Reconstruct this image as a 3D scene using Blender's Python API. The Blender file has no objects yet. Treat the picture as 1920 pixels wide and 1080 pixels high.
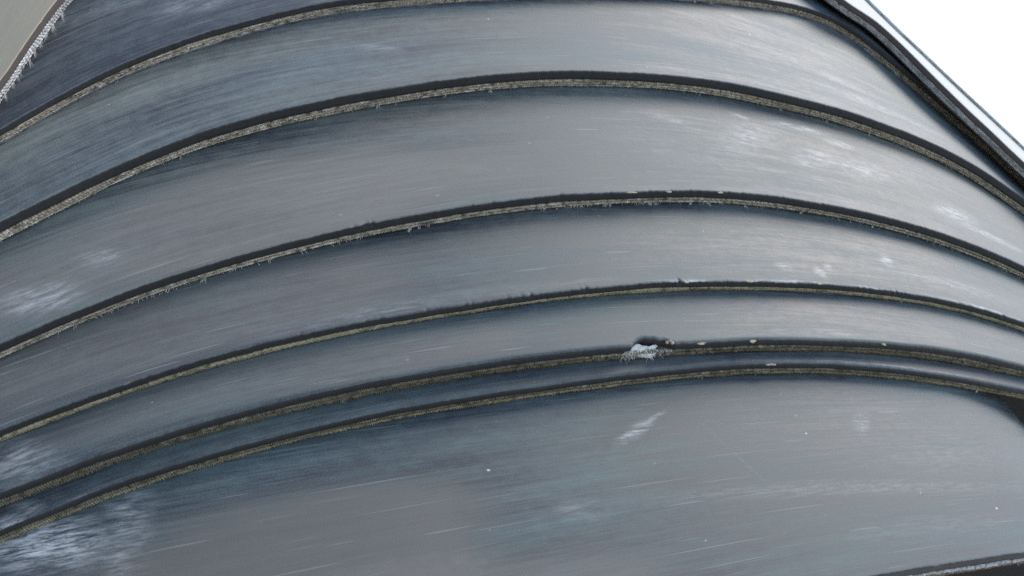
import bpy, math, random
import numpy as np
from mathutils import Matrix, Vector
random.seed(4); rng = np.random.default_rng(11)
scene = bpy.context.scene; COL = scene.collection

# ------------------------------------------------------------------ camera
CAM_H = 2.02                                   # height of the camera above the ground, metres
CAM_ROWS = [[0.953887, -0.289661, -0.078712], [0.0, 0.26223, -0.965005], [0.300165, 0.920506, 0.250138]]                               # columns: camera right / up / back in the world
cam_data = bpy.data.cameras.new('camera'); cam = bpy.data.objects.new('camera', cam_data); COL.objects.link(cam)
Rm = Matrix([[r[0], r[1], r[2], 0.0] for r in CAM_ROWS] + [[0, 0, 0, 1]])
cam.matrix_world = Matrix.Translation((0, 0, CAM_H)) @ Rm
cam_data.sensor_width = 36.0; cam_data.lens = 36.0 * 2139.88 / 1920.0
cam_data.clip_start = 0.01; cam_data.clip_end = 2000.0
cam_data.dof.use_dof = True; cam_data.dof.focus_distance = 0.285; cam_data.dof.aperture_fstop = 45.0
scene.camera = cam

# ------------------------------------------------------------------ sky, sun, exposure
SUN_EL, SUN_AZ = math.radians(46), math.radians(40)      # azimuth: clockwise from +Y
world = bpy.data.worlds.new('World'); scene.world = world; world.use_nodes = True
wn = world.node_tree.nodes; bg = wn['Background']
sky = wn.new('ShaderNodeTexSky'); sky.sky_type = 'NISHITA'; sky.sun_disc = False
sky.sun_elevation = SUN_EL; sky.sun_rotation = SUN_AZ
sky.air_density = 1.0; sky.dust_density = 1.0; sky.ozone_density = 1.0
world.node_tree.links.new(sky.outputs[0], bg.inputs[0]); bg.inputs[1].default_value = 0.15
sun_d = bpy.data.lights.new('sun', 'SUN'); sun_d.energy = 1.35; sun_d.angle = math.radians(28); sun_d.color = (1.0, 0.95, 0.88)
sun = bpy.data.objects.new('sun', sun_d); COL.objects.link(sun)
sd = Vector((math.cos(SUN_EL) * math.sin(SUN_AZ), math.cos(SUN_EL) * math.cos(SUN_AZ), math.sin(SUN_EL)))
sun.rotation_euler = sd.to_track_quat('Z', 'Y').to_euler(); sun.location = (0, 0, 8)
scene.view_settings.view_transform = 'Standard'; scene.view_settings.look = 'None'
scene.cycles.use_denoising = False; scene.cycles.max_bounces = 4; scene.cycles.diffuse_bounces = 3; scene.cycles.glossy_bounces = 2
scene.cycles.caustics_reflective = False
scene.view_settings.exposure = 1.17; scene.view_settings.gamma = 1.0

# ------------------------------------------------------------------ node helpers
class NT:
    def __init__(s, name):
        s.m = bpy.data.materials.new(name); s.m.use_nodes = True; s.t = s.m.node_tree; s.n = s.t.nodes
        s.b = s.n['Principled BSDF']
    def new(s, kind, **kw):
        n = s.n.new(kind)
        for k, v in kw.items(): setattr(n, k, v)
        return n
    def put(s, sock, v):
        if hasattr(v, 'is_linked') or isinstance(v, bpy.types.NodeSocket): s.t.links.new(v, sock)
        else: sock.default_value = v
    def math(s, op, a, b=0.0, c=0.0, clamp=False):
        n = s.new('ShaderNodeMath', operation=op, use_clamp=clamp)
        s.put(n.inputs[0], a); s.put(n.inputs[1], b); s.put(n.inputs[2], c)
        return n.outputs[0]
    def ramp(s, x, a, b, lo=0.0, hi=1.0):
        n = s.new('ShaderNodeMapRange', interpolation_type='SMOOTHSTEP')
        s.put(n.inputs[0], x); n.inputs[1].default_value = a; n.inputs[2].default_value = b
        n.inputs[3].default_value = lo; n.inputs[4].default_value = hi
        return n.outputs[0]
    def uv(s):
        return s.new('ShaderNodeUVMap', uv_map='UVMap').outputs[0]
    def mapping(s, vec, loc=(0, 0, 0), rot=0.0, sc=(1, 1, 1)):
        n = s.new('ShaderNodeMapping'); n.vector_type = 'POINT'
        s.put(n.inputs[0], vec); n.inputs[1].default_value = loc; n.inputs[2].default_value = (0, 0, rot); n.inputs[3].default_value = sc
        return n.outputs[0]
    def noise(s, vec, scale, detail=4.0, rough=0.6, dist=0.0):
        n = s.new('ShaderNodeTexNoise'); s.put(n.inputs['Vector'], vec)
        n.inputs['Scale'].default_value = scale; n.inputs['Detail'].default_value = detail
        n.inputs['Roughness'].default_value = rough; n.inputs['Distortion'].default_value = dist
        return n.outputs[0]
    def mix(s, f, a, b):
        n = s.new('ShaderNodeMix', data_type='RGBA')
        s.put(n.inputs[0], f)
        for i, v in ((6, a), (7, b)):
            if isinstance(v, tuple): n.inputs[i].default_value = (*v, 1.0)
            else: s.put(n.inputs[i], v)
        return n.outputs[2]

def rubber(name, seed, dust=0.55, tint=(0.165, 0.163, 0.158), scuffs=(), tan=(), base=(0.030, 0.033, 0.038), rough=0.5, streak=1.0, uvtan=None):
    """Dusty black rubber. UV: u metres round the roll, v metres back from the cut edge."""
    k = NT(name); uv = k.mapping(k.uv(), loc=(seed * 3.7, seed * 1.9, 0)); uv0 = k.uv()
    st1 = k.noise(k.mapping(uv, sc=(9, 190, 1)), 1.0, 4, 0.66)
    st2 = k.noise(k.mapping(uv, sc=(34, 1100, 1)), 1.0, 2, 0.7)
    bl = k.noise(k.mapping(uv, sc=(11, 34, 1)), 1.0, 3, 0.6)
    fine = k.noise(uv, 2600.0, 2, 0.7)
    md = k.noise(k.mapping(uv, loc=(2, 5, 0), sc=(230, 420, 1)), 1.0, 3, 0.65)
    s = k.math('MULTIPLY', k.math('SUBTRACT', st1, 0.5), 1.1 * streak)
    s = k.math('MULTIPLY_ADD', k.math('SUBTRACT', md, 0.5), 0.75, s)
    s = k.math('MULTIPLY_ADD', k.math('SUBTRACT', st2, 0.5), 0.95 * streak, s)
    s = k.math('MULTIPLY_ADD', k.math('SUBTRACT', bl, 0.5), 1.1, s)
    s = k.math('MULTIPLY_ADD', k.math('SUBTRACT', fine, 0.5), 1.15, s)
    d = k.math('ADD', s, dust, clamp=True)
    # hue of the dust (on the two outermost belts, painted sky light) wanders between bluish and brownish grey
    hue = k.ramp(k.noise(k.mapping(uv, loc=(4, 7, 0), sc=(9, 60, 1)), 1.0, 2, 0.55), 0.35, 0.65)
    tcol = k.mix(hue, (tint[0] * 0.90, tint[1] * 1.01, tint[2] * 1.01), (tint[0] * 1.02, tint[1] * 1.02, tint[2] * 0.92))
    col = k.mix(d, base, tcol)
    for (u, v, ru, rv, amt, *tc) in tan:                                     # broad settled-dust patches; on the loose outermost belt, painted warm light
        q = k.mapping(uv0, loc=(-u / ru, -v / rv, 0), sc=(1 / ru, 1 / rv, 1))
        ln = k.new('ShaderNodeVectorMath', operation='LENGTH'); k.put(ln.inputs[0], q)
        w = k.math('ADD', ln.outputs['Value'], k.math('MULTIPLY', k.math('SUBTRACT', bl, 0.5), 1.6))
        w = k.math('MULTIPLY', k.ramp(k.math('MULTIPLY_ADD', k.math('SUBTRACT', md, 0.5), 0.6, w), 1.15, 0.55), amt)
        col = k.mix(w, col, tc[0] if tc else (0.215, 0.185, 0.150))
    scr = None
    nz = k.noise(k.mapping(uv, sc=(130, 900, 1)), 1.0, 5, 0.78, 0.2) if scuffs else None
    for (u, v, ru, rv, rot, amt) in scuffs:                             # chalky scuffs
        q = k.mapping(uv0, loc=(-u, -v, 0))
        q = k.mapping(q, rot=rot); q = k.mapping(q, sc=(1 / ru, 1 / rv, 1))
        ln = k.new('ShaderNodeVectorMath', operation='LENGTH'); k.put(ln.inputs[0], q)
        w = k.math('MULTIPLY', k.ramp(ln.outputs['Value'], 1.3, 0.0), k.math('MULTIPLY', k.ramp(nz, 0.38, 0.68), amt * 0.95), clamp=True)
        scr = w if scr is None else k.math('MAXIMUM', scr, w)
    # pin-prick grit
    vo = k.new('ShaderNodeTexVoronoi', feature='F1'); k.put(vo.inputs['Vector'], k.mapping(uv, sc=(130, 190, 1))); vo.inputs['Scale'].default_value = 1.0
    sep = k.new('ShaderNodeSeparateColor'); k.t.links.new(vo.outputs['Color'], sep.inputs[0])
    sp = k.math('MULTIPLY', k.math('LESS_THAN', vo.outputs['Distance'], k.math('MULTIPLY', sep.outputs[1], 0.075)), k.math('GREATER_THAN', sep.outputs[0], 0.60))
    sp = k.math('MULTIPLY', sp, k.math('MULTIPLY_ADD', sep.outputs[2], 0.6, 0.15))
    scr = sp if scr is None else k.math('MAXIMUM', scr, sp)
    # hairline scratches along and across
    sc1 = k.noise(k.mapping(uv, rot=0.06, sc=(22, 2300, 1)), 1.0, 0, 0.5)
    hl = k.math('MULTIPLY', k.ramp(sc1, 0.72, 0.86), 0.16 * streak)
    sc2 = k.noise(k.mapping(uv, rot=1.25, sc=(40, 1500, 1)), 1.0, 0, 0.5)
    hl = k.math('MAXIMUM', hl, k.math('MULTIPLY', k.ramp(sc2, 0.76, 0.84), 0.16))
    scr = k.math('MAXIMUM', scr, hl)
    col = k.mix(scr, col, (0.54, 0.515, 0.475))
    k.put(k.b.inputs['Base Color'], col)
    k.put(k.b.inputs['Roughness'], k.math('MULTIPLY_ADD', d, 0.22, rough + 0.02))
    k.b.inputs['Specular IOR Level'].default_value = 0.40
    bp = k.new('ShaderNodeBump'); bp.inputs['Strength'].default_value = 0.13; bp.inputs['Distance'].default_value = 0.0004
    hgt = k.math('MULTIPLY_ADD', st1, 0.6, k.math('MULTIPLY', st2, 0.3))
    k.put(bp.inputs['Height'], hgt); k.put(k.b.inputs['Normal'], bp.outputs[0])
    return k.m

def cut_rubber(name, base=(0.025, 0.0228, 0.022), rough=0.65):
    k = NT(name); uv = k.uv()
    n1 = k.noise(k.mapping(uv, sc=(60, 1500, 1)), 1.0, 4, 0.6); n2 = k.noise(k.mapping(uv, sc=(9, 60, 1)), 1.0, 4, 0.6)
    f = k.math('MULTIPLY', k.ramp(n1, 0.45, 0.8), k.ramp(n2, 0.40, 0.75))
    k.put(k.b.inputs['Base Color'], k.mix(f, base, (0.045, 0.044, 0.043)))
    k.b.inputs['Roughness'].default_value = rough; k.b.inputs['Specular IOR Level'].default_value = 0.4
    bp = k.new('ShaderNodeBump'); bp.inputs['Strength'].default_value = 0.5; bp.inputs['Distance'].default_value = 0.0003
    k.put(bp.inputs['Height'], k.noise(k.mapping(uv, sc=(500, 1500, 1)), 1.0, 4, 0.7)); k.put(k.b.inputs['Normal'], bp.outputs[0])
    return k.m

def cloth(name, a, b, c, sc=1.0, pale=0.5):
    """Cut canvas: a = dirty, b = body, c = bare fibre."""
    k = NT(name); uv = k.uv()
    n1 = k.noise(k.mapping(uv, sc=(520, 1500, 1)), sc, 3, 0.6); n2 = k.noise(k.mapping(uv, sc=(28, 200, 1)), 1.0, 4, 0.6)
    n3 = k.noise(k.mapping(uv, sc=(14, 10, 1)), 1.0, 3, 0.6)
    col = k.mix(k.ramp(n1, 0.30, 0.52), a, b)
    col = k.mix(k.math('MULTIPLY', k.ramp(n1, 0.50, 0.68), k.ramp(k.math('ADD', n2, k.math('MULTIPLY', n3, 0.5)), 0.95 - 0.4 * pale, 1.15 - 0.4 * pale)), col, c)
    col = k.mix(k.math('MULTIPLY', k.ramp(k.math('MULTIPLY_ADD', k.noise(k.mapping(uv, loc=(9, 3, 0), sc=(140, 500, 1)), 1.0, 3, 0.6), 0.6, k.math('MULTIPLY', n3, 0.4)), 0.48, 0.64), 0.6), col, a)
    k.put(k.b.inputs['Base Color'], col); k.b.inputs['Roughness'].default_value = 0.9
    k.b.inputs['Specular IOR Level'].default_value = 0.15
    bp = k.new('ShaderNodeBump'); bp.inputs['Strength'].default_value = 0.6; bp.inputs['Distance'].default_value = 0.0002
    k.put(bp.inputs['Height'], n1); k.put(k.b.inputs['Normal'], bp.outputs[0])
    return k.m

def plain(name, a, b, scale, rough=0.9, lo=0.35, hi=0.65):
    k = NT(name); tc = k.new('ShaderNodeTexCoord').outputs['Object']
    k.put(k.b.inputs['Base Color'], k.mix(k.ramp(k.noise(tc, scale, 6, 0.65), lo, hi), a, b))
    k.b.inputs['Roughness'].default_value = rough; k.b.inputs['Specular IOR Level'].default_value = 0.2
    return k.m

# ------------------------------------------------------------------ roll geometry
RV, UV_, AV = Vector((0.711839, 0.701931, 0.024036)), Vector((0.3098, -0.344518, 0.886189)), Vector((0.630324, -0.623378, -0.4627))       # roll frame: x, y across, z along the axis towards the viewer
CEN = Vector((-0.016339, 0.706522, -0.974129)) + Vector((0, 0, CAM_H))
ROLL = Matrix([[RV[i], UV_[i], AV[i], CEN[i]] for i in range(3)] + [[0, 0, 0, 1]])
G = np.linspace(-.47, .19, 67)                             # angles at which the edges were surveyed
EDGE = {
    'E1': [-0.15791, -0.15986, -0.16198, -0.16428, -0.16679, -0.16951, -0.17247, -0.17569, -0.17919, -0.18306, -0.18745, -0.19246, -0.19774, -0.20269, -0.20703, -0.21076, -0.21402, -0.21697, -0.21966, -0.22205, -0.22404, -0.22556, -0.22672, -0.22769, -0.22863, -0.22955, -0.23048, -0.2314, -0.23233, -0.23325, -0.23418, -0.2351, -0.23603, -0.23695, -0.23788, -0.2388, -0.23973, -0.24065, -0.24158, -0.2425, -0.24343, -0.24437, -0.24532, -0.24629, -0.24719, -0.24784, -0.24806, -0.24779, -0.24676, -0.24388, -0.23803, -0.22971, -0.22058, -0.21176, -0.20357, -0.19596, -0.18842, -0.18023, -0.17137, -0.1625, -0.154, -0.14576, -0.13778, -0.13023, -0.12323, -0.11679, -0.11086],
    'E2': [-0.14345, -0.1451, -0.1469, -0.14885, -0.15097, -0.15328, -0.15578, -0.15851, -0.16147, -0.16472, -0.16826, -0.17205, -0.17587, -0.17947, -0.18272, -0.18553, -0.18784, -0.1897, -0.19119, -0.19248, -0.19368, -0.1948, -0.19583, -0.19671, -0.19742, -0.19797, -0.19834, -0.19854, -0.19857, -0.19844, -0.1982, -0.19787, -0.19744, -0.19686, -0.19611, -0.19519, -0.19406, -0.19276, -0.1914, -0.19008, -0.18882, -0.18753, -0.18612, -0.18454, -0.18286, -0.18112, -0.17934, -0.17753, -0.17566, -0.17371, -0.17157, -0.16917, -0.16639, -0.16308, -0.15934, -0.1556, -0.15223, -0.14924, -0.14653, -0.14405, -0.14177, -0.13967, -0.13774, -0.13596, -0.13433, -0.13282, -0.13144],
    'E3': [-0.12946, -0.13044, -0.13151, -0.13267, -0.13393, -0.1353, -0.13679, -0.13841, -0.1402, -0.14218, -0.14437, -0.14659, -0.14859, -0.15022, -0.15154, -0.15264, -0.15352, -0.15421, -0.15474, -0.15518, -0.1555, -0.1557, -0.1558, -0.15577, -0.15561, -0.15532, -0.15491, -0.15439, -0.15379, -0.15312, -0.15236, -0.15148, -0.15044, -0.14921, -0.14781, -0.14629, -0.14467, -0.14294, -0.14107, -0.13905, -0.13693, -0.13473, -0.13247, -0.13015, -0.12776, -0.12528, -0.12272, -0.12002, -0.11714, -0.11414, -0.11126, -0.10864, -0.10626, -0.10409, -0.10208, -0.10024, -0.09855, -0.09699, -0.09555, -0.09423, -0.09302, -0.0919, -0.09087, -0.08993, -0.08906, -0.08826, -0.08752],
    'E4': [-0.1191, -0.11964, -0.12023, -0.12087, -0.12156, -0.12232, -0.12314, -0.12405, -0.12508, -0.12629, -0.12759, -0.12874, -0.1296, -0.1302, -0.13057, -0.13072, -0.13068, -0.13053, -0.13027, -0.1299, -0.12941, -0.12887, -0.12834, -0.12777, -0.1271, -0.12631, -0.1254, -0.12435, -0.1232, -0.12197, -0.12067, -0.11935, -0.11799, -0.11658, -0.11509, -0.11346, -0.11171, -0.10991, -0.10809, -0.10624, -0.1043, -0.10222, -0.09999, -0.09761, -0.09503, -0.09228, -0.08952, -0.08688, -0.08443, -0.08218, -0.0801, -0.07819, -0.07644, -0.07482, -0.07334, -0.07197, -0.07071, -0.06956, -0.06849, -0.06751, -0.06661, -0.06578, -0.06502, -0.06432, -0.06367, -0.06308, -0.06253],
    'E5': [-0.11028, -0.11066, -0.11108, -0.11152, -0.11201, -0.11254, -0.11312, -0.11375, -0.11447, -0.11526, -0.11607, -0.11676, -0.11724, -0.11749, -0.11751, -0.11731, -0.11691, -0.11633, -0.11562, -0.11483, -0.114, -0.1131, -0.1121, -0.11098, -0.10976, -0.10844, -0.10709, -0.10573, -0.10437, -0.103, -0.10157, -0.10006, -0.09848, -0.09683, -0.0951, -0.0933, -0.09142, -0.08947, -0.08743, -0.08529, -0.08305, -0.08073, -0.07833, -0.07589, -0.07345, -0.07111, -0.06893, -0.06691, -0.06505, -0.06334, -0.06176, -0.06032, -0.05898, -0.05776, -0.05663, -0.05559, -0.05464, -0.05376, -0.05295, -0.05221, -0.05152, -0.05089, -0.05032, -0.04978, -0.04929, -0.04884, -0.04843],
    'E6': [-0.10474, -0.10516, -0.10562, -0.10612, -0.10666, -0.10724, -0.10788, -0.1086, -0.10941, -0.11034, -0.11124, -0.11193, -0.1123, -0.1124, -0.1123, -0.11206, -0.11167, -0.11108, -0.1103, -0.10939, -0.1084, -0.10737, -0.10629, -0.10518, -0.10407, -0.10295, -0.10181, -0.10065, -0.09942, -0.09812, -0.09672, -0.09519, -0.09354, -0.09179, -0.0899, -0.08789, -0.08575, -0.08352, -0.0812, -0.07882, -0.07641, -0.07398, -0.07158, -0.06923, -0.06692, -0.0647, -0.06261, -0.06067, -0.05889, -0.05725, -0.05574, -0.05435, -0.05307, -0.05189, -0.05081, -0.04982, -0.0489, -0.04806, -0.04728, -0.04657, -0.04591, -0.04531, -0.04475, -0.04424, -0.04377, -0.04334, -0.04294],
    'E7': [-0.06931, -0.06848, -0.06758, -0.06661, -0.06555, -0.06441, -0.06319, -0.0619, -0.06056, -0.05919, -0.0578, -0.0564, -0.055, -0.0536, -0.0522, -0.05079, -0.04938, -0.04796, -0.04652, -0.04508, -0.04363, -0.04218, -0.04072, -0.03927, -0.03781, -0.03636, -0.0349, -0.03342, -0.03192, -0.03036, -0.02876, -0.02711, -0.02543, -0.02376, -0.0221, -0.02047, -0.01887, -0.01731, -0.01581, -0.01439, -0.01307, -0.01184, -0.01072, -0.00968, -0.00872, -0.00784, -0.00703, -0.00629, -0.0056, -0.00497, -0.00439, -0.00386, -0.00337, -0.00292, -0.0025, -0.00212, -0.00177, -0.00144, -0.00114, -0.00087, -0.00062, -0.00039, -0.00017, 2e-05, 0.0002, 0.00037, 0.00052],
    'E0': [-0.1178, -0.1224, -0.12741, -0.13285, -0.13876, -0.14519, -0.15218, -0.15977, -0.16802, -0.177, -0.18681, -0.19775, -0.2096, -0.22102, -0.23152, -0.24169, -0.2517, -0.26078, -0.26818, -0.27466, -0.281, -0.28733, -0.29352, -0.29886, -0.30263, -0.30555, -0.30833, -0.31111, -0.31389, -0.31667, -0.31943, -0.32196, -0.32297, -0.32116, -0.31782, -0.31425, -0.31067, -0.30708, -0.3035, -0.29992, -0.29633, -0.29275, -0.28916, -0.2853, -0.27976, -0.27114, -0.26104, -0.25233, -0.24744, -0.24502, -0.24152, -0.22999, -0.20837, -0.1936, -0.18386, -0.17286, -0.1623, -0.15257, -0.14362, -0.13539, -0.12781, -0.12084, -0.11442, -0.10852, -0.10309, -0.0981, -0.0935],
    'r0': [1.0056, 1.0056, 1.0056, 1.0056, 1.0056, 1.0056, 1.0056, 1.0056, 1.0056, 1.0056, 1.00661, 1.00823, 1.01004, 1.01153, 1.01247, 1.01305, 1.01348, 1.01378, 1.01394, 1.01399, 1.014, 1.01399, 1.01397, 1.01389, 1.01375, 1.01355, 1.01333, 1.01311, 1.01289, 1.01267, 1.01244, 1.01222, 1.01201, 1.01179, 1.01158, 1.01138, 1.01117, 1.01096, 1.01075, 1.01054, 1.01033, 1.01012, 1.00991, 1.00969, 1.00945, 1.00917, 1.00887, 1.00856, 1.00826, 1.00796, 1.00764, 1.00726, 1.00684, 1.00643, 1.00608, 1.00575, 1.0056, 1.0056, 1.0056, 1.0056, 1.0056, 1.0056, 1.0056, 1.0056, 1.0056, 1.0056, 1.0056]}
RAD = [1.0, 0.99503, 0.98805, 0.98237, 0.978072, 0.972478, 0.967383]                                                # outer radius of each layer under the outermost
FINE = np.linspace(-.455, .175, 2600)                      # the stretch of the circle near the camera
def coarse(n=90):
    return np.linspace(.19, 2 * math.pi - .47, n)
def cubic(x, y, q):
    """Catmull-Rom through an even table, held flat outside."""
    h = x[1] - x[0]; f = np.clip((q - x[0]) / h, 0, len(x) - 1.0001); i = f.astype(int); t = f - i
    p = lambda j: y[np.clip(j, 0, len(x) - 1)]
    a, b, c, d = p(i - 1), p(i), p(i + 1), p(i + 2)
    return .5 * (2 * b + (c - a) * t + (2 * a - 5 * b + 4 * c - d) * t * t + (3 * b - a - 3 * c + d) * t ** 3)
def around(th, tab):
    """Edge position right round: surveyed near the camera, an even blend on the far side."""
    tab = np.array(tab); z = cubic(G, tab, th); far = th > .19
    u = (th - .19) / (2 * math.pi - .66); s = np.clip(u, 0, 1); s = s * s * (3 - 2 * s)
    return np.where(far, tab[-1] + (tab[0] - tab[-1]) * s, z)
def vnoise(th, freq, seed):
    """Smooth 1-D noise in [-1, 1]."""
    r = np.random.default_rng(seed).uniform(-1, 1, 4096); x = (th + 8) * freq; i = np.floor(x).astype(int); t = x - i; t = t * t * (3 - 2 * t)
    return r[i % 4096] * (1 - t) + r[(i + 1) % 4096] * t

class Belt:
    def __init__(s, idx, t, rfun=None, tfun=None):
        s.idx = idx; s.t = t
        s.edge = EDGE['E%d' % idx]; s.rfun = rfun; s.tfun = tfun
    def r(s, th):
        return s.rfun(th) if s.rfun else np.full_like(th, RAD[s.idx - 1])
    def pos(s, th, d, w):
        """Point at depth d under the outer face, w in front of the cut edge."""
        r = s.r(th) - (d * s.tfun(th) if s.tfun else d)
        return np.stack([r * np.sin(th), r * np.cos(th), around(th, s.edge) + w], -1)

def link(name, mesh, mats, parent=None):
    o = bpy.data.objects.new(name, mesh); COL.objects.link(o)
    for m in mats: mesh.materials.append(m)
    if parent: o.parent = parent
    return o

def grid_mesh(name, P, UVc, closed, mat_rows=None, smooth=True, cross_closed=False):
    """P: (n, m, 3) grid; n along the belt (closed ring if asked), m across."""
    n, m = P.shape[:2]
    i = np.arange(n if closed else n - 1); j = np.arange(m if cross_closed else m - 1)
    I, J = np.meshgrid(i, j, indexing='ij'); I2 = (I + 1) % n; J2 = (J + 1) % m
    F = np.stack([I * m + J, I * m + J2, I2 * m + J2, I2 * m + J], -1).reshape(-1, 4)
    me = bpy.data.meshes.new(name); nf = len(F)
    me.vertices.add(n * m); me.vertices.foreach_set('co', P.reshape(-1).astype(np.float32))
    me.loops.add(nf * 4); me.loops.foreach_set('vertex_index', F.reshape(-1).astype(np.int32))
    me.polygons.add(nf); me.polygons.foreach_set('loop_start', np.arange(0, nf * 4, 4, dtype=np.int32))
    if smooth: me.polygons.foreach_set('use_smooth', np.ones(nf, bool))
    if mat_rows is not None:
        me.polygons.foreach_set('material_index', np.array(mat_rows, np.int32)[J.reshape(-1)])
    me.update(calc_edges=True)
    ul = me.uv_layers.new(name='UVMap'); uvf = UVc.reshape(-1, 2)[F.reshape(-1)]
    ul.data.foreach_set('uv', uvf.reshape(-1).astype(np.float32))
    return me

def uvs(B, th, D, W):
    """u: metres round the roll; v: metres back from the edge, carried on down the cut face."""
    u = (th * B.r(th))[:, None] * np.ones_like(W)
    return np.stack([u, -W + D], -1)

WIDTH = 0.42
def cover(B, frac, rc, mats, parent, seed, nicks=(), jit=6e-5, hole=None, droop=0.0, name='top_cover'):
    th = np.concatenate([np.linspace(-.455, .175, 1500), coarse()]); n = len(th); fine = th < .18
    hd = frac * B.t
    # rows across: outer face from the far side to the lip, round the lip, down the cut face, back underneath
    rows = [(0, -WIDTH), (0, -.30), (0, -.2), (0, -.13), (0, -.09), (0, -.06), (0, -.04), (0, -.025), (0, -.015), (0, -.009), (0, -.005), (0, -.003), (0, -rc - .0010), (0, -rc - .0004), (0, -rc)]
    k0 = len(rows) - 1
    for a in (22, 45, 68, 90):
        rows.append((rc * (1 - math.cos(math.radians(a))), -rc * (1 - math.sin(math.radians(a)))))
    kf = len(rows) - 1
    for q in (.35, .7, 1.0): rows.append((rc + (hd - rc) * q, 0))
    ke = len(rows)
    rows += [(hd, -.004), (hd, -WIDTH)]
    D = np.array([r[0] for r in rows])[None, :] * np.ones((n, 1)); W = np.array([r[1] for r in rows])[None, :] * np.ones((n, 1))
    lip = np.zeros(len(rows)); lip[k0 - 1:kf + 1] = 1; lip[k0 - 1] = .5
    face = np.zeros(len(rows)); face[kf - 2:ke] = 1
    j = jit * (vnoise(th, 1400, seed) + .7 * vnoise(th, 420, seed + 1)) * fine
    W += (j[:, None] * lip) + (2.2e-4 * (vnoise(th, 36, seed + 2) + .5 * vnoise(th, 110, seed + 3)) * fine)[:, None] * (lip + face).clip(0, 1)
    W += (6e-5 * vnoise(th, 700, seed + 9) * fine)[:, None] * face
    for (c, wd, dp) in nicks:                               # small cuts in the lip
        g = np.clip(1 - np.abs(th - c) / wd, 0, 1) ** .6 * dp * fine
        W -= g[:, None] * lip; D += (g * .25)[:, None] * lip
    if droop:
        D += droop * np.exp(-np.clip(-W, 0, None) / .004)
        D[:, ke - 1:] = np.minimum(D[:, ke - 1:], hd)
        D = np.minimum(D, hd)
    if hole:                                                # a piece torn out of the cover
        c, wl, wr, dp = hole
        x = np.where(th < c, (c - th) / wl, (th - c) / wr); g = np.clip(1 - x ** 2, 0, 1) ** .8
        g = g * (1 + .25 * vnoise(th, 320, 74) + .07 * vnoise(th, 900, 71)) * dp
        sel = np.clip((W + .009) / (.009 - rc), 0, 1); sel[:, ke:] = 0
        W -= g[:, None] * sel; W[:, ke] -= g
    js = 9                                                  # rows up to here are the plain sheet: built with fewer steps
    P = B.pos(th[:, None] * np.ones_like(D), D, W); U = uvs(B, th, D, W)
    mr = np.array([0] * (kf - 2) + [1] * (len(rows) - kf + 1))[:len(rows) - 1]
    pieces = [(P[:, js:ke + 1], U[:, js:ke + 1], mr[js:ke])]
    st = np.concatenate([np.arange(0, 1500, 7), np.arange(1500, n)])
    pieces.append((P[st][:, :js + 1], U[st][:, :js + 1], mr[:js]))
    pieces.append((P[st][:, ke:], U[st][:, ke:], mr[ke:]))
    return link(name, strips_mesh(name, pieces), mats, parent)

def strips_mesh(name, pieces):
    """Several ring-shaped grids in one mesh: (positions, uvs, material per row)."""
    V = []; F = []; U = []; M = []; off = 0
    for P, Uc, mr in pieces:
        n, m = P.shape[:2]; I, J = np.meshgrid(np.arange(n), np.arange(m - 1), indexing='ij'); I2 = (I + 1) % n
        F.append(np.stack([I * m + J, I * m + J + 1, I2 * m + J + 1, I2 * m + J], -1).reshape(-1, 4) + off)
        M.append(np.asarray(mr)[J.reshape(-1)]); V.append(P.reshape(-1, 3)); U.append(Uc.reshape(-1, 2)); off += n * m
    me = raw_mesh(name, np.concatenate(V), np.concatenate(F), np.concatenate(U))
    me.polygons.foreach_set('material_index', np.concatenate(M).astype(np.int32)); me.update()
    return me

def liner(B, f0, f1, back, mats, parent, name='bottom_cover', seed=0, jit=5e-5):
    """The rubber between and under the plies, cut a little further back."""
    th = np.concatenate([np.linspace(-.455, .175, 1100), coarse()]); n = len(th); fine = th < .18
    t = B.t; rows = [(f0 * t, -.004), (f0 * t, -back), ((f0 * .7 + f1 * .3) * t, -back), ((f0 * .3 + f1 * .7) * t, -back), (f1 * t - 6e-5, -back), (f1 * t, -back - 1e-4), (f1 * t, -.004)]
    D = np.array([r[0] for r in rows])[None, :] * np.ones((n, 1)); W = np.array([r[1] for r in rows])[None, :] * np.ones((n, 1))
    W[:, 1:6] += (jit * (vnoise(th, 900, seed + 31) + vnoise(th, 260, seed + 32)) * fine)[:, None]
    P = B.pos(th[:, None] * np.ones_like(D), D, W)
    return link(name, grid_mesh(name, P, uvs(B, th, D, W), True), mats, parent)

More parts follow.
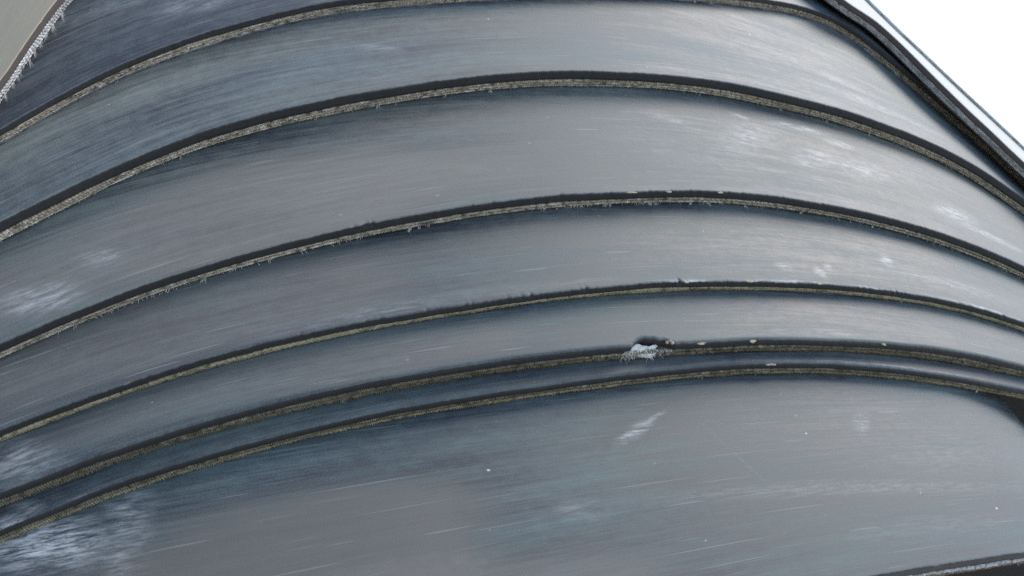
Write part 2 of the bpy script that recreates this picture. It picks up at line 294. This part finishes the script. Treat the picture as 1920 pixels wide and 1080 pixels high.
def ply(B, fc, h, mat, parent, seed, pitch=.00125, amp=.25, prot=.0002, rough=2.5e-5, strands=2, name='fabric_ply'):
    """One cut canvas ply: crimped yarns standing out of the edge. fc, h: centre and height as fractions of t."""
    fine = FINE; th = fine; n = len(th); t = B.t; H = h * t
    PP = []; UU = []
    s = th * B.r(th)
    ph = 2 * math.pi * (s / pitch + .35 * vnoise(th, 90, seed))
    fade = .55 + .45 * (.5 + .5 * vnoise(th, 45, seed + 5))
    for q in range(strands):
        c = fc * t + 1.5 * amp * H * np.sin(ph + q * math.pi) * fade + .12 * H * vnoise(th, 160, seed + 7)
        hh = H * (.22 if strands > 1 else .42) * (1 + .22 * vnoise(th, 700, seed + 11 + q) + .22 * np.cos(2 * ph))
        pr = prot * (1 + .5 * np.cos(ph + q * math.pi) + .4 * vnoise(th, 800, seed + 21 + q) + .5 * vnoise(th, 60, seed + 23))
        a = np.radians([-90, -55, -15, 25, 65, 90])
        D = c[:, None] + hh[:, None] * np.sin(a)[None, :]; W = -.0006 + (pr + .0006)[:, None] * np.cos(a)[None, :] ** .6
        W[:, 0] = -.0014; W[:, -1] = -.0014
        jr = np.random.default_rng(seed + 50 + q)
        D[:, 1:-1] += jr.normal(0, rough * .6, (n, 4)); W[:, 1:-1] += jr.normal(0, rough, (n, 4))
        PP.append(B.pos(th[:, None] * np.ones_like(D), D, W)); UU.append(uvs(B, th, D, W))
    # the ply goes on round the roll as a plain band
    tc = coarse(); D = np.array([fc * t - H * .4, fc * t - H * .2, fc * t, fc * t + H * .2, fc * t + H * .3, fc * t + H * .4])[None, :] * np.ones((len(tc), 1)); W = np.full_like(D, -.0002); W[:, 0] = W[:, -1] = -.0014
    PP.append(B.pos(tc[:, None] * np.ones_like(D), D, W)); UU.append(uvs(B, tc, D, W))
    # join the strips in one mesh
    off = 0; V = []; Fs = []; Us = []
    for P, U in zip(PP, UU):
        a_, b_ = P.shape[:2]; I, J = np.meshgrid(np.arange(a_ - 1), np.arange(b_ - 1), indexing='ij')
        F = np.stack([I * b_ + J, I * b_ + J + 1, (I + 1) * b_ + J + 1, (I + 1) * b_ + J], -1).reshape(-1, 4)
        V.append(P.reshape(-1, 3)); Fs.append(F + off); Us.append(U.reshape(-1, 2)); off += a_ * b_
    return link(name, raw_mesh(name, np.concatenate(V), np.concatenate(Fs), np.concatenate(Us)), [mat], parent)

def raw_mesh(name, V, F, U=None, smooth=True):
    me = bpy.data.meshes.new(name); nf = len(F); kk = F.shape[1]
    me.vertices.add(len(V)); me.vertices.foreach_set('co', V.reshape(-1).astype(np.float32))
    me.loops.add(nf * kk); me.loops.foreach_set('vertex_index', F.reshape(-1).astype(np.int32))
    me.polygons.add(nf); me.polygons.foreach_set('loop_start', np.arange(0, nf * kk, kk, dtype=np.int32))
    if smooth: me.polygons.foreach_set('use_smooth', np.ones(nf, bool))
    me.update(calc_edges=True)
    if U is not None:
        ul = me.uv_layers.new(name='UVMap'); ul.data.foreach_set('uv', U[F.reshape(-1)].reshape(-1).astype(np.float32))
    return me

def frame(B, th):
    """Outward, forward (axis) and along-edge directions at an angle."""
    t1 = np.array([th]); e = 1e-3
    N = np.array([math.sin(th), math.cos(th), 0.0]); A = np.array([0, 0, 1.0])
    T = (B.pos(t1 + e, 0, 0) - B.pos(t1 - e, 0, 0))[0]; T /= np.linalg.norm(T)
    return N, A, T

def hair(p0, dirv, bend, L, r, V, F, segs=3):
    """One tapering fibre appended to V, F."""
    base = len(V); d = np.array(dirv, float); d /= np.linalg.norm(d); p = np.array(p0, float)
    s = np.cross(d, [.3, .5, .8]); s /= np.linalg.norm(s); q = np.cross(d, s)
    for k in range(segs + 1):
        rr = r * (1 - .75 * k / segs)
        for a in range(3):
            V.append(p + rr * (math.cos(a * 2.094) * s + math.sin(a * 2.094) * q))
        d = d + np.array(bend) / segs; d /= np.linalg.norm(d); p = p + d * L / segs
    for k in range(segs):
        for a in range(3):
            b2 = (a + 1) % 3; F.append([base + k * 3 + a, base + k * 3 + b2, base + k * 3 + 3 + b2, base + k * 3 + 3 + a])

def threads(B, f0, f1, count, mat, parent, seed, L=(.0004, .0011), r=(.00004, .00008), span=(-.40, .13), name='loose_threads', cluster=None):
    """Frayed fibres along the edge, far too many to count."""
    R = np.random.default_rng(seed); V = []; F = []
    dens = lambda th: max(.10, .2 + 1.0 * vnoise(np.array([th]), 75, seed + 3)[0] + .6 * vnoise(np.array([th]), 320, seed + 4)[0])
    k = 0
    while k < count:
        th = R.uniform(*span)
        if R.uniform() > dens(th): continue
        if cluster is not None and R.uniform() > cluster(th): continue
        N, A, T = frame(B, th); d = B.t * R.uniform(f0, f1)
        p = B.pos(np.array([th]), d, R.uniform(-.0002, .0001))[0]
        dv = A * R.uniform(.3, 1.0) - N * R.uniform(.2, 1.1) + T * R.normal(0, .8)
        hair(p, dv, R.normal(0, .5, 3) - N * .3, R.uniform(*L) * (R.uniform(.5, 1.0) if R.uniform() < .88 else 1.7), R.uniform(*r), V, F); k += 1
    V = np.array(V); F = np.array(F); U = np.stack([V[:, 0] * 3 + V[:, 2], V[:, 1] + V[:, 2] * 7], -1)
    o = link(name, raw_mesh(name, V, F, U), [mat], parent); o['kind'] = 'stuff'; return o

def tuft(B, th, f, n, L, mat, parent, seed, lean=0.0, spread=.25, r=.00006, name='thread_tuft'):
    """A bundle of yarn ends hanging together from one place on the edge."""
    R = np.random.default_rng(seed); V = []; F = []; N, A, T = frame(B, th)
    for k in range(n):
        p = B.pos(np.array([th + R.normal(0, .00025)]), B.t * (f + R.normal(0, .04)), .00005)[0]
        dv = A * (.55 + R.normal(0, spread * .5)) - N * (.8 + R.normal(0, spread * .5)) + T * (lean + R.normal(0, spread))
        hair(p, dv, R.normal(0, .25, 3) + A * .35, L * R.uniform(.65, 1.1), r * R.uniform(.7, 1.3), V, F, 4)
    V = np.array(V); F = np.array(F); U = np.stack([V[:, 0] * 3 + V[:, 2], V[:, 1] + V[:, 2] * 7], -1)
    return link(name, raw_mesh(name, V, F, U), [mat], parent)

def lump(B, th, f, w, size, mat, parent, seed, name='mud_clot', flat=.4):
    """A dried clot stuck on the lip: an uneven little pat."""
    R = np.random.default_rng(seed); N, A, T = frame(B, th); c = B.pos(np.array([th]), B.t * f, w)[0]
    V = []; F = []; nu, nv = 14, 7
    ph = R.uniform(0, 6.28, 4)
    for i in range(nv + 1):
        la = math.pi * i / nv
        for j in range(nu):
            lo = 2 * math.pi * j / nu
            k = 1 + .25 * math.sin(2 * lo + ph[0]) + .18 * math.sin(3 * lo + ph[1] + la * 2) + .12 * math.sin(5 * lo + ph[2] + la * 3) + R.normal(0, .05)
            x, y, z = math.sin(la) * math.cos(lo) * k, math.sin(la) * math.sin(lo) * k, math.cos(la)
            V.append(c + T * x * size[0] + A * y * size[1] + N * z * size[2])
    for i in range(nv):
        for j in range(nu):
            F.append([i * nu + j, i * nu + (j + 1) % nu, (i + 1) * nu + (j + 1) % nu, (i + 1) * nu + j])
    V = np.array(V); return link(name, raw_mesh(name, V, np.array(F), V[:, :2] * 5), [mat], parent)

def belt_root(label):
    o = bpy.data.objects.new('conveyor_belt', None); COL.objects.link(o)
    o.empty_display_size = .1; o.matrix_world = ROLL
    o['label'] = label; o['category'] = 'rubber belt'; o['group'] = 'belt layers wound in the roll'
    return o

# ------------------------------------------------------------------ materials
CUT = cut_rubber('cut_black_rubber'); CUT_BROWN = cut_rubber('cut_black_rubber_muddy', (0.075, 0.057, 0.048), .8)
TAN = cloth('canvas_tan', (0.06, 0.048, 0.036), (0.42, 0.335, 0.235), (0.76, 0.69, 0.57), pale=.85)
OLIVE = cloth('canvas_olive', (0.07, 0.058, 0.034), (0.38, 0.31, 0.19), (0.60, 0.54, 0.39), pale=.35)
MOSS = cloth('canvas_mossy', (0.034, 0.030, 0.020), (0.21, 0.172, 0.115), (0.52, 0.47, 0.35), pale=.55)
PALE = cloth('canvas_pale', (0.13, 0.115, 0.10), (0.56, 0.53, 0.49), (0.82, 0.80, 0.76), pale=.9)
BROWN = cloth('canvas_brown', (0.020, 0.014, 0.009), (0.085, 0.066, 0.042), (0.22, 0.185, 0.125), pale=.4)
GLARE_SKIM = plain('painted_glare_skim', (0.62, 0.62, 0.61), (0.74, 0.74, 0.73), 200)  # sky glare painted into the colour of the furthest belt's edge
FIBRE = plain('bare_fibre', (0.46, 0.43, 0.38), (0.66, 0.64, 0.60), 300); FIBRE_DIRTY = plain('dirty_fibre', (0.20, 0.17, 0.12), (0.46, 0.41, 0.32), 300)
WHITE_FIBRE = plain('torn_white_fibre', (0.50, 0.46, 0.38), (0.78, 0.74, 0.66), 900)
MUD = plain('dried_mud', (0.30, 0.23, 0.15), (0.46, 0.38, 0.27), 900)
LIPDUST = plain('dusty_rubber_skim', (0.05, 0.052, 0.056), (0.17, 0.17, 0.175), 160)

# ------------------------------------------------------------------ the unseen ground under the roll
GROUND_MAT = plain('unseen_bounce_ground', (0.40, 0.37, 0.32), (0.54, 0.51, 0.45), 1.5, .95)  # unseen ground, paled to bounce light up onto the cut edges
gme = bpy.data.meshes.new('ground'); S = 600.0
gme.from_pydata([(-S, -S, 0), (S, -S, 0), (S, S, 0), (-S, S, 0)], [], [(0, 1, 2, 3)]); gme.update()
ground = link('ground', gme, [GROUND_MAT]); ground['kind'] = 'structure'

# ------------------------------------------------------------------ the belts, outside in
GAP = 1.2e-4
T_ = [RAD[i] - RAD[i + 1] - GAP for i in range(6)]
# 0: the loose outermost layers
r0 = lambda th: np.where(th < .19, cubic(G, np.array(EDGE['r0']), th), EDGE['r0'][-1] + (EDGE['r0'][0] - EDGE['r0'][-1]) * np.clip((th - .19) / 5.6, 0, 1))
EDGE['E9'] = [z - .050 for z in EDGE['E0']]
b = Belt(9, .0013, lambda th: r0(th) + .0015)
root = belt_root('thin pale outer belt layer furthest back against the white sky, top right')
m9 = rubber('belt_face_glare', 9, .8, (0.75, 0.75, 0.74), streak=.4)  # near-white tint paints the glare of the sky onto this belt
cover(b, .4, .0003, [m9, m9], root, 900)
liner(b, .5, 1.0, .0002, [GLARE_SKIM], root, seed=900)
ply(b, .70, .36, PALE, root, 905)

b = Belt(0, .0044, r0, lambda th: np.interp(th, (-.30, 0), (1.5, 1.25)))
root = belt_root('loose outermost belt layer with warm light painted tan on its face and white frayed edge at top left')
m0 = rubber('belt_face_painted_light', 0, .75, (0.42, 0.405, 0.37), tan=[(-.37, .02, .09, .20, .85, (0.37, 0.285, 0.175))], streak=.7, rough=.45)  # pale tint paints sky reflection, tan patch paints warm light at left
cover(b, .46, .0004, [m0, CUT_BROWN], root, 10)
liner(b, .46, 1.0, .0004, [CUT_BROWN], root, seed=10)
for k, f in enumerate((.56, .70, .84)):
    ply(b, f, .10, PALE, root, 20 + 9 * k, pitch=.0013, prot=.0003)
threads(b, .75, .95, 170, FIBRE, root, 33, L=(.0005, .0014), span=(-.40, -.30))
for k in range(9):
    tuft(b, -.3585 + .0022 * k + random.uniform(-.0006, .0006), .90, 9, random.uniform(.0012, .0024), FIBRE, root, 60 + k, spread=.4)

# 1
b = Belt(1, T_[0])
root = belt_root('second belt layer, four plies on its edge, passing under the tan loose one at top')
m1 = rubber('belt_face_blue', 1, .33, (0.1200, 0.1420, 0.1598), scuffs=[(-.303, .011, .016, .004, .1, .45), (-.335, .02, .03, .004, .1, .25)], streak=1.3)
cover(b, .44, .00035, [m1, CUT], root, 110)
liner(b, .44, .9, .0012, [CUT], root, seed=110)
liner(b, .9, 1.0, -.0003, [LIPDUST], root, name='skim_coat', seed=118, jit=9e-5)
for k, f in enumerate((.53, .64, .75, .86)):
    ply(b, f, .065, TAN, root, 120 + 9 * k, pitch=.0011 + .0001 * k, amp=.2, strands=2 if k in (0, 3) else 1)
threads(b, .8, .98, 130, FIBRE_DIRTY, root, 133, L=(.0003, .0008))
tuft(b, -.0995, .9, 26, .0011, WHITE_FIBRE, root, 140); tuft(b, -.0885, .9, 18, .0010, WHITE_FIBRE, root, 141)
tuft(b, -.3315, .97, 14, .0011, FIBRE_DIRTY, root, 142)

# 2
b = Belt(2, T_[1])
root = belt_root('third belt layer, clean wide black cut edge above a braided tan canvas line')
m2 = rubber('belt_face_silver', 2, .52, (0.1680, 0.1780, 0.1687), scuffs=[(-.069, .028, .03, .004, .05, .35), (-.256, .016, .012, .003, .3, .25), (-.01, .012, .05, .0035, .02, .55), (-.03, .021, .04, .002, .03, .4)], streak=1.2)
cover(b, .50, .0006, [m2, CUT], root, 210)
liner(b, .50, 1.0, .0009, [CUT], root, seed=210)
for k, f in enumerate((.60, .735, .86)):
    ply(b, f, (.115, .085, .09)[k], TAN, root, 220 + 9 * k, pitch=(.00165, .0012, .0011)[k], amp=(.3, .18, .18)[k], strands=(2, 1, 2)[k])
threads(b, .75, .95, 480, FIBRE, root, 233, L=(.0003, .0010), r=(.00005, .00009))
for k, (th, n, L) in enumerate(((-.322, 16, .0011), (-.238, 9, .001), (-.221, 10, .0011), (-.262, 8, .0010), (-.128, 7, .0010), (-.084, 8, .0013), (-.0555, 9, .0015), (-.0275, 9, .0014))):
    tuft(b, th, .93, n, L, FIBRE if k else FIBRE_DIRTY, root, 240 + k)

# 3
b = Belt(3, T_[2])
root = belt_root('fourth belt layer, white chalk smears on its right and fluffy white threads on its edge')
m3 = rubber('belt_face_chalky', 3, .50, (0.1613, 0.1660, 0.1477), scuffs=[
    (-.079, .0425, .020, .0022, -.10, .95), (-.060, .0395, .010, .0022, -.10, .9), (-.112, .0405, .006, .0016, .1, .7), (-.1155, .0300, .022, .007, -.35, .55), (-.0850, .0250, .020, .006, -.3, .6),
    (-.057, .0263, .022, .006, -.15, .65), (-.007, .0185, .020, .0050, -.15, .95), (.012, .013, .03, .003, 0, .8), (-.36, .0065, .0105, .0045, .3, .75), (-.345, .011, .006, .003, .3, .5), (-.15, .033, .012, .003, .2, .4)],
    tan=[(-.31, .012, .09, .014, .45)], streak=1.1)
nk = [(random.uniform(-.30, -.02), random.uniform(.0004, .0010), random.uniform(.0001, .00025)) for _ in range(26)]
cover(b, .52, .0006, [m3, CUT], root, 310, nicks=nk + [(-.2835, .0014, .0004), (-.2815, .0006, .0005)])
liner(b, .52, 1.0, .0009, [CUT], root, seed=310)
for k, f in enumerate((.63, .83)):
    ply(b, f, (.125, .13)[k], TAN, root, 320 + 9 * k, pitch=(.0015, .0012)[k], amp=.24)
threads(b, .75, .98, 430, WHITE_FIBRE, root, 333, L=(.0005, .0014), r=(.00005, .0001), cluster=lambda t: .3 if t < -.24 else (1.0 if t < -.14 else .35))
for k, (th, n, L, le) in enumerate(((-.3585, 6, .0014, .1), (-.327, 12, .0020, -.7), (-.2685, 16, .0018, -.8), (-.266, 6, .001, 0), (-.198, 14, .0010, 0), (-.1815, 18, .0012, 0), (-.1790, 14, .0012, .2), (-.164, 12, .0011, 0), (-.139, 10, .001, 0), (-.111, 12, .0011, 0), (-.072, 12, .001, 0), (-.31, 6, .0013, .1), (-.2, 9, .0012, .1))):
    tuft(b, th, .92, n, L, WHITE_FIBRE, root, 340 + k, lean=le)
for k, (th, sx) in enumerate(((-.1772, .0011), (-.1542, .0008), (-.1927, .0014))):
    lump(b, th, .04, -.0001, (sx * 1.3, .0005, .0002), MUD, root, 360 + k)

# 4
b = Belt(4, T_[3])
root = belt_root('thin belt layer with a nicked chipped lip over one thick olive canvas line')
m4 = rubber('belt_face_grey', 4, 0.36, (0.1351, 0.1530, 0.1381), scuffs=[
    (-.0785, .0157, .0052, .0030, -.5, 1.0), (-.1225, .0050, .0030, .0030, -.9, .9), (-.1165, .008, .0030, .0016, -.6, .7), (-.1390, .0066, .004, .002, 0, .6), (-.24, .0025, .05, .0016, 0, .15), (-.285, .0025, .035, .0028, 0, .22),
    (-.14, .0004, .028, .0007, 0, 1.0), (-.10, .0005, .02, .0006, 0, .9), (-.04, .0007, .035, .0009, 0, 1.0), (-.185, .0004, .012, .0006, 0, .9), (-.05, .010, .05, .003, 0, .4)], tan=[(-.33, .012, .07, .012, .35)])
nk = [(random.uniform(-.33, -.17), random.uniform(.0004, .0009), random.uniform(.0001, .0003)) for _ in range(22)] + \
     [(q, random.uniform(.0005, .0008), random.uniform(.00025, .00045)) for q in (-.1905, -.188, -.107, -.104, -.099, -.0925, -.089, -.0865, -.0845, -.247, -.244)] + \
     [(random.uniform(-.06, .06), random.uniform(.0005, .0012), random.uniform(.0002, .0005)) for _ in range(16)]
cover(b, .56, .0006, [m4, CUT], root, 410, nicks=nk, jit=9e-5)
liner(b, .56, 1.0, .0005, [CUT], root, seed=410)
ply(b, .69, .17, OLIVE, root, 420, pitch=.0013, amp=.15, strands=1); ply(b, .85, .27, OLIVE, root, 431, pitch=.0011, amp=.3)
threads(b, .65, .98, 420, FIBRE_DIRTY, root, 433, L=(.0002, .0006))
tuft(b, -.0825, 1.0, 20, .0008, WHITE_FIBRE, root, 440, spread=.7)
for k, (th, sx) in enumerate(((-.162, .0013), (-.1882, .0007), (-.13, .0012))):
    lump(b, th, .03, -.0003, (sx * 1.3, .0005, .0002), MUD, root, 460 + k)

# 5
b = Belt(5, T_[4])
root = belt_root('belt layer with a torn hole in its lip showing white canvas')
m5 = rubber('belt_face_slate', 5, 0.34, (0.1351, 0.1560, 0.1415), scuffs=[(-.37, .006, .010, .006, .4, .6), (-.14, .003, .06, .002, 0, .25)], tan=[(-.30, .008, .08, .007, .3)])
cover(b, .47, .0013, [m5, CUT], root, 510, hole=(-.2090, .0090, .0066, .0024), jit=4e-5)
liner(b, .47, 1.0, .0007, [CUT], root, seed=510)
ply(b, .62, .26, MOSS, root, 520, pitch=.0011, amp=.32, rough=9e-5, prot=.0003); ply(b, .84, .28, MOSS, root, 531, pitch=.0010, amp=.32, rough=9e-5, prot=.0003)
threads(b, .55, .98, 900, FIBRE_DIRTY, root, 533, L=(.0002, .0006))
tuft(b, -.2085, .90, 16, .0028, FIBRE, root, 540, lean=.15, spread=.16, r=.00007)
tuft(b, -.3035, .95, 30, .0011, FIBRE_DIRTY, root, 541, spread=.6)
# the bared canvas in the hole: a ragged, folded strip with fibres
R = np.random.default_rng(77); n1, n2 = 220, 30; A1 = np.linspace(-.2205, -.2010, n1); A2 = np.linspace(0, 1, n2)
q = np.clip(1 - ((A1 + .2105) / .0098) ** 2, 0, 1) ** .6
Dd = (.92 - (.92 - (.60 - .30 * q * (1 + .35 * vnoise(A1, 500, 3)) * np.interp(A1, (-.214, -.204), (1.15, .55))))[:, None] * A2[None, :]) * b.t
Ww = -.0008 + q[:, None] * (.0013 * np.sin(np.pi * np.clip(A2 * .8 + .25, 0, 1)))[None, :] - (.0009 * q)[:, None] * (A2 ** 2)[None, :] + R.normal(0, .00005, (n1, n2)) * q[:, None] + .00035 * q[:, None] * np.sin(A2 * 16)[None, :] * vnoise(A1, 420, 9)[:, None] + .0004 * (vnoise(A1, 700, 5) * q)[:, None]
Pt = b.pos(A1[:, None] * np.ones_like(Dd), Dd, Ww)
link('torn_canvas', grid_mesh('torn_canvas', Pt, uvs(b, A1, Dd, Ww), False), [WHITE_FIBRE], root)
threads(b, .35, .85, 320, WHITE_FIBRE, root, 550, L=(.0006, .0018), r=(.00005, .0001), span=(-.2195, -.2020), name='torn_fibres')
lump(b, -.2035, .02, -.0009, (.0008, .0007, .0004), MUD, root, 559); lump(b, -.2050, .05, -.0010, (.0006, .0004, .0004), MUD, root, 558)
for k, (th, sx) in enumerate(((-.1921, .0016), (-.1717, .0014), (-.111, .0012))):
    lump(b, th, .10, -.0004, (sx * 1.2, .0007, .0002), MUD, root, 560 + k)

# 6
b = Belt(6, T_[5])
root = belt_root('narrow rounded belt layer lying directly under the torn one')
m6 = rubber('belt_face_narrow', 6, 0.32, (0.1306, 0.1520, 0.1398), scuffs=[(-.372, .0006, .006, .003, .4, .8), (-.368, .0025, .004, .002, .4, .6), (-.10, .0012, .06, .0006, 0, .5)])
cover(b, .46, .0012, [m6, CUT], root, 610, jit=4e-5)
liner(b, .46, 1.0, .0007, [CUT], root, seed=610)
ply(b, .60, .26, MOSS, root, 620, pitch=.0012, amp=.3, rough=8e-5, prot=.0003); ply(b, .82, .30, OLIVE, root, 631, pitch=.00115, amp=.32, rough=8e-5, prot=.0003)
threads(b, .55, .98, 800, FIBRE_DIRTY, root, 633, L=(.0002, .0006))
for k, th in enumerate((-.226, -.189, -.167, -.152, -.243, -.13)):
    tuft(b, th, .93, 8, .0008, FIBRE_DIRTY, root, 640 + k)
tuft(b, -.054, .95, 24, .0009, FIBRE, root, 649, spread=.6)
lump(b, -.1633, .10, -.0004, (.0020, .0007, .0002), MUD, root, 661)

# 7: the innermost turn, sprung away from the rest at the right
def r7(th):
    k = np.clip(th + .079, 0, .384); far = np.clip((th - .305) / 5.4, 0, 1)
    drop = .5 * k * k / .18 * RAD[6] ** 2 * .83
    return RAD[6] - drop * (1 - far * far * (3 - 2 * far))
b = Belt(7, .0085, r7)
root = belt_root('wide innermost belt layer filling the foreground, white scratches at its lower left')
m7 = rubber('belt_face_wide', 7, 0.36, (0.1351, 0.1560, 0.1425), scuffs=[
    (-.217, .0517, .009, .0020, -.36, .8), (-.209, .0550, .009, .0009, -.36, .5), (-.2456, .0319, .009, .004, .1, .25), (-.3660, .0490, .016, .008, .25, 1.5), (-.368, .0540, .013, .006, .25, 1.4), (-.357, .0600, .012, .004, .35, .8), (-.347, .0513, .0055, .015, .3, .55), (-.352, .042, .004, .008, .3, .5),
    (-.13, .0490, .006, .003, -.6, .5), (-.187, .038, .02, .0008, 1.15, .10), (-.15, .027, .09, .0030, .06, .22), (-.10, .036, .05, .010, 0, .12), (-.13, .012, .05, .004, 0, .12)],
    tan=[(-.312, .034, .050, .0165, .8, (0.130, 0.117, 0.095)), (-.30, .012, .07, .014, .35)], streak=1.15)
cover(b, .50, .0004, [m7, CUT], root, 710)
liner(b, .50, 1.0, .0006, [CUT], root, seed=710)
ply(b, .555, .13, PALE, root, 720, pitch=.0012, prot=.0006, rough=8e-5); ply(b, .71, .2, MOSS, root, 731, rough=9e-5); ply(b, .88, .2, MOSS, root, 742, rough=9e-5)
threads(b, .52, .95, 500, FIBRE, root, 733, L=(.0003, .0010), span=(-.22, -.05))
